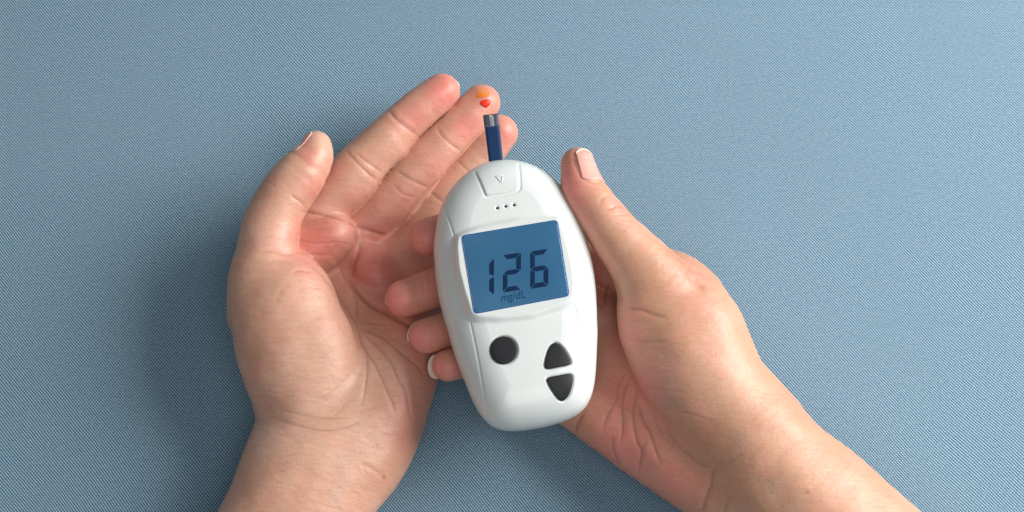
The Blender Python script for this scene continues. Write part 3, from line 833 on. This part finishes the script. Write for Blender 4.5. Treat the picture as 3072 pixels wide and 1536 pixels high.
# strip port cover with its arrow mark
dp = resample(round_poly(wpoly([(1429, 510), (1442, 543), (1456, 579), (1460, 591), (1512, 584), (1553, 575), (1556, 560), (1556, 530), (1552, 491), (1510, 490), (1466, 497)], 430), 8), 120)
v, f = patch(dp, zcoarse, [(1.0, -4), (1.0, 0.2), (0.985, 1.6), (0.95, 1.9), (0.85, 1.9), (0.7, 1.9), (0.55, 1.9), (0.4, 1.9), (0.2, 1.9)], 120)
cover = mesh_obj("strip_port_cover", v, f, WHITE, meter)
tri = np.array(wpoly([(1485, 527), (1511, 524), (1505, 551)], 440))
tc_ = tri.mean(0); tri_in = tc_ + (tri - tc_) * 0.62
parts = []
for i in range(3):
    j = (i + 1) % 3
    parts.append(patch(round_poly([tri[i], tri[j], tri_in[j], tri_in[i]], 1.5, 3), zcoarse, [(1, 0.5), (1, 2.6), (0.7, 3.4)], 32))
v, f = join(parts); mesh_obj("arrow_mark", v, f, WHITE, cover)
# screen
scr = wpoly([(1382, 706), (1673, 658), (1710, 888), (1421, 943)], 452)
zs = lambda x, y: np.full(len(x), 450.0)
v, f = patch(round_poly(scr, 14, 8), zs, [(1, -4), (1, 1.2), (0.992, 2.0), (0.978, 2.0), (0.974, 1.4)], 240)
rim = mesh_obj("screen_rim", v, f, RIM, meter)
sc_c = scr.mean(0)
v, f = patch(round_poly(sc_c + (scr - sc_c) * 0.975, 12, 8), zs, [(1, 0), (1, 1.9), (0.99, 2.1), (0.6, 2.1), (0.3, 2.1)], 200)
screen = mesh_obj("screen", v, f, SCREEN, meter)
tag(rim, "thin bright blue edge of the screen")
zd = lambda x, y: np.full(len(x), 452.15)
def seg_poly(pts): return wpoly(pts, 452)
def digit(x0, x1, yt, segs, sk):
    """seven-segment figure between x0..x1; yt = top at x0, slanting up to the right by sk"""
    H = 112.0; w = 14.5; g = 1.0
    def at(x, y): return (x, yt + y - (x - x0) * sk)
    ym = 55.0
    S_ = {"a": [at(x0 + 2, 0), at(x1 - 2, 0), at(x1 - w, w), at(x0 + w, w)],
          "g": [at(x0 + 3, ym), at(x0 + w, ym - w / 2), at(x1 - w, ym - w / 2), at(x1 - 3, ym), at(x1 - w, ym + w / 2), at(x0 + w, ym + w / 2)],
          "d": [at(x0 + w, H - w), at(x1 - w, H - w), at(x1 - 2, H), at(x0 + 2, H)],
          "f": [at(x0, 2), at(x0 + w, w + g), at(x0 + w, ym - w / 2 - g), at(x0 + 1, ym - g)],
          "e": [at(x0 + 1, ym + g), at(x0 + w, ym + w / 2 + g), at(x0 + w, H - w - g), at(x0, H - 2)],
          "b": [at(x1, 2), at(x1, ym - g), at(x1 - w, ym - w / 2 - g), at(x1 - w, w + g)],
          "c": [at(x1, ym + g), at(x1, H - 2), at(x1 - w, H - w - g), at(x1 - w, ym + w / 2 + g)]}
    pr = []
    for s in segs:
        pr.append(patch(round_poly(seg_poly(S_[s]), 2.0, 4), zd, [(1, -0.1), (1, 0.12), (0.6, 0.12)], 40))
    v, f = join(pr)
    return mesh_obj("digit", v, f, SEGMENT, screen, smooth=False)
digit(1437, 1482, 781, "bc", 0.165)
digit(1508, 1563, 766, "abged", 0.165)
digit(1590, 1645, 755, "afgedc", 0.165)
# unit lettering
cu = bpy.data.curves.new("unit_text", "FONT"); cu.body = "mg/dL"; cu.size = 1.0; cu.extrude = 0.012
to = bpy.data.objects.new("unit_text_source", cu); col.objects.link(to)
bpy.context.view_layer.update()
dg = bpy.context.evaluated_depsgraph_get()
tm = bpy.data.meshes.new_from_object(to.evaluated_get(dg))
bpy.data.objects.remove(to); bpy.data.curves.remove(cu)
tv = np.empty(len(tm.vertices) * 3); tm.vertices.foreach_get("co", tv); tv = tv.reshape(-1, 3)
tv[:, 0] -= tv[:, 0].min(); tw = tv[:, 0].max()
o0 = wpoly([(1503, 905)], 452)[0]; ex = wpoly([(1577, 893)], 452)[0] - o0; ey = (wpoly([(1505, 880)], 452)[0] - wpoly([(1505, 905)], 452)[0])
q = o0 + tv[:, :1] / tw * ex + tv[:, 1:2] / 0.72 * ey * 1.0
zz = 452.2 + (tv[:, 2] > 0) * 0.12
tf = [tuple(p.vertices) for p in tm.polygons]
mesh_obj("unit_text", np.column_stack([q, zz]), tf, UNIT, screen, smooth=False)

# ------------------------------------------------------------------ test strip
strip = empty("test_strip")
tag(strip, "dark blue test strip with grey tip standing out of the meter's top", "test strip")
ZS = 368.0
def plate(name, quad, z, thick, mat, parent, r=1.0):
    q = round_poly(wpoly(quad, z), r, 3)
    v, f = patch(q, lambda x, y: np.full(len(x), z), [(1, -thick), (1, -0.4), (0.985, 0), (0.5, 0)], 48)
    return mesh_obj(name, v, f, mat, parent)
plate("strip_body", [(1450, 346), (1495, 341), (1514, 520), (1472, 528)], ZS, 5, STRIP, strip)
plate("tip_window", [(1449, 345), (1495, 340), (1498, 377), (1453.5, 382)], ZS + 1.2, 6.6, STRIP_TIP, strip)
plate("sample_channel", [(1465, 346), (1479, 344.5), (1482, 378), (1470, 379.5)], ZS + 1.8, 2, CHANNEL, strip)
plate("contact_dot", [(1466, 345), (1473, 344), (1474, 350), (1467, 351)], ZS + 2.4, 2, GOLD, strip, 3)

# ------------------------------------------------------------------ blood drop and stain on the finger
from mathutils.bvhtree import BVHTree
_lv = np.empty(len(lh.data.vertices) * 3, np.float32); lh.data.vertices.foreach_get("co", _lv)
_lf = np.empty(len(lh.data.loops), np.int32); lh.data.loops.foreach_get("vertex_index", _lf)
_lv = _lv.reshape(-1, 3) / S; _lf = _lf.reshape(-1, 4)
_px, _py = proj(_lv)
_near = (np.abs(_px[_lf[:, 0]] - 1450) < 70) & (np.abs(_py[_lf[:, 0]] - 295) < 70)
BVH = BVHTree.FromPolygons(_lv.tolist(), _lf[_near].tolist())
def on_skin(pts, f):
    """place pixel points on the skin"""
    out = []
    for x, y in np.asarray(pts, float):
        d0 = P(x, y, 420.0); d1 = P(x, y, 0.0)
        hit = BVH.ray_cast(Vector(d0), Vector(d1 - d0).normalized())
        out.append(hit[0] if hit[0] is not None else d1)
    return np.array(out, float)
def skin_patch(poly, prof, n=48):
    pl = resample(np.asarray(poly, float), n); c = pl.mean(0)
    v = []; ringf = []
    for s, dz in prof + [(0.001, prof[-1][1])]:
        q = c + (pl - c) * s
        p = on_skin(q, left_sdf); g, _ = grad(left_sdf, p)
        v.append(p + g * dz)
    f = []
    for k in range(len(v) - 1):
        for i in range(n):
            j = (i + 1) % n
            f.append((k * n + i, (k + 1) * n + i, (k + 1) * n + j, k * n + j))
    return np.vstack(v), f, pl, c
v, f, _, _ = skin_patch([(1440, 309), (1443, 303), (1450, 299.5), (1460, 298.5), (1467, 299), (1472, 303), (1472.5, 308), (1469.5, 313), (1466, 318), (1461, 322.5), (1456, 323), (1448, 319), (1442, 314)],
                     [(1.0, 0.3), (0.97, 1.2), (0.9, 2.2), (0.75, 3.2), (0.5, 4.0), (0.25, 4.2)])
drop = mesh_obj("blood_drop", v, f, BLOOD)
tag(drop, "small wet red blood drop on the middle fingertip above the strip", "blood drop")
prof = [(1.0, 0.35), (0.92, 0.45), (0.84, 0.5), (0.7, 0.5), (0.55, 0.5), (0.4, 0.5), (0.2, 0.5)]
v, f, pl, c = skin_patch(round_poly([(1426, 264), (1437, 260.5), (1455, 261), (1466, 266), (1471, 285), (1467, 291), (1445, 293), (1427, 295)], 5), prof)
smear = mesh_obj("orange_stain", v, f, SMEAR)
px_, py_ = proj(v)
sc_ = np.repeat([s for s, _ in prof] + [0.0], 48)
alpha = np.clip((1.0 - sc_) / 0.22, 0, 1) * (0.42 + 0.35 * sstep(274, 286, py_))
alpha = np.where(py_ > 286, np.clip((1.0 - sc_) / 0.12, 0, 1) * 0.82, alpha)
at = smear.data.color_attributes.new("pigment", "FLOAT_COLOR", "POINT")
at.data.foreach_set("color", np.column_stack([alpha, sstep(272, 288, py_), np.zeros(len(v)), np.ones(len(v))]).astype(np.float32).ravel())
tag(smear, "orange antiseptic stain on the middle fingertip just above the blood drop", "stain")
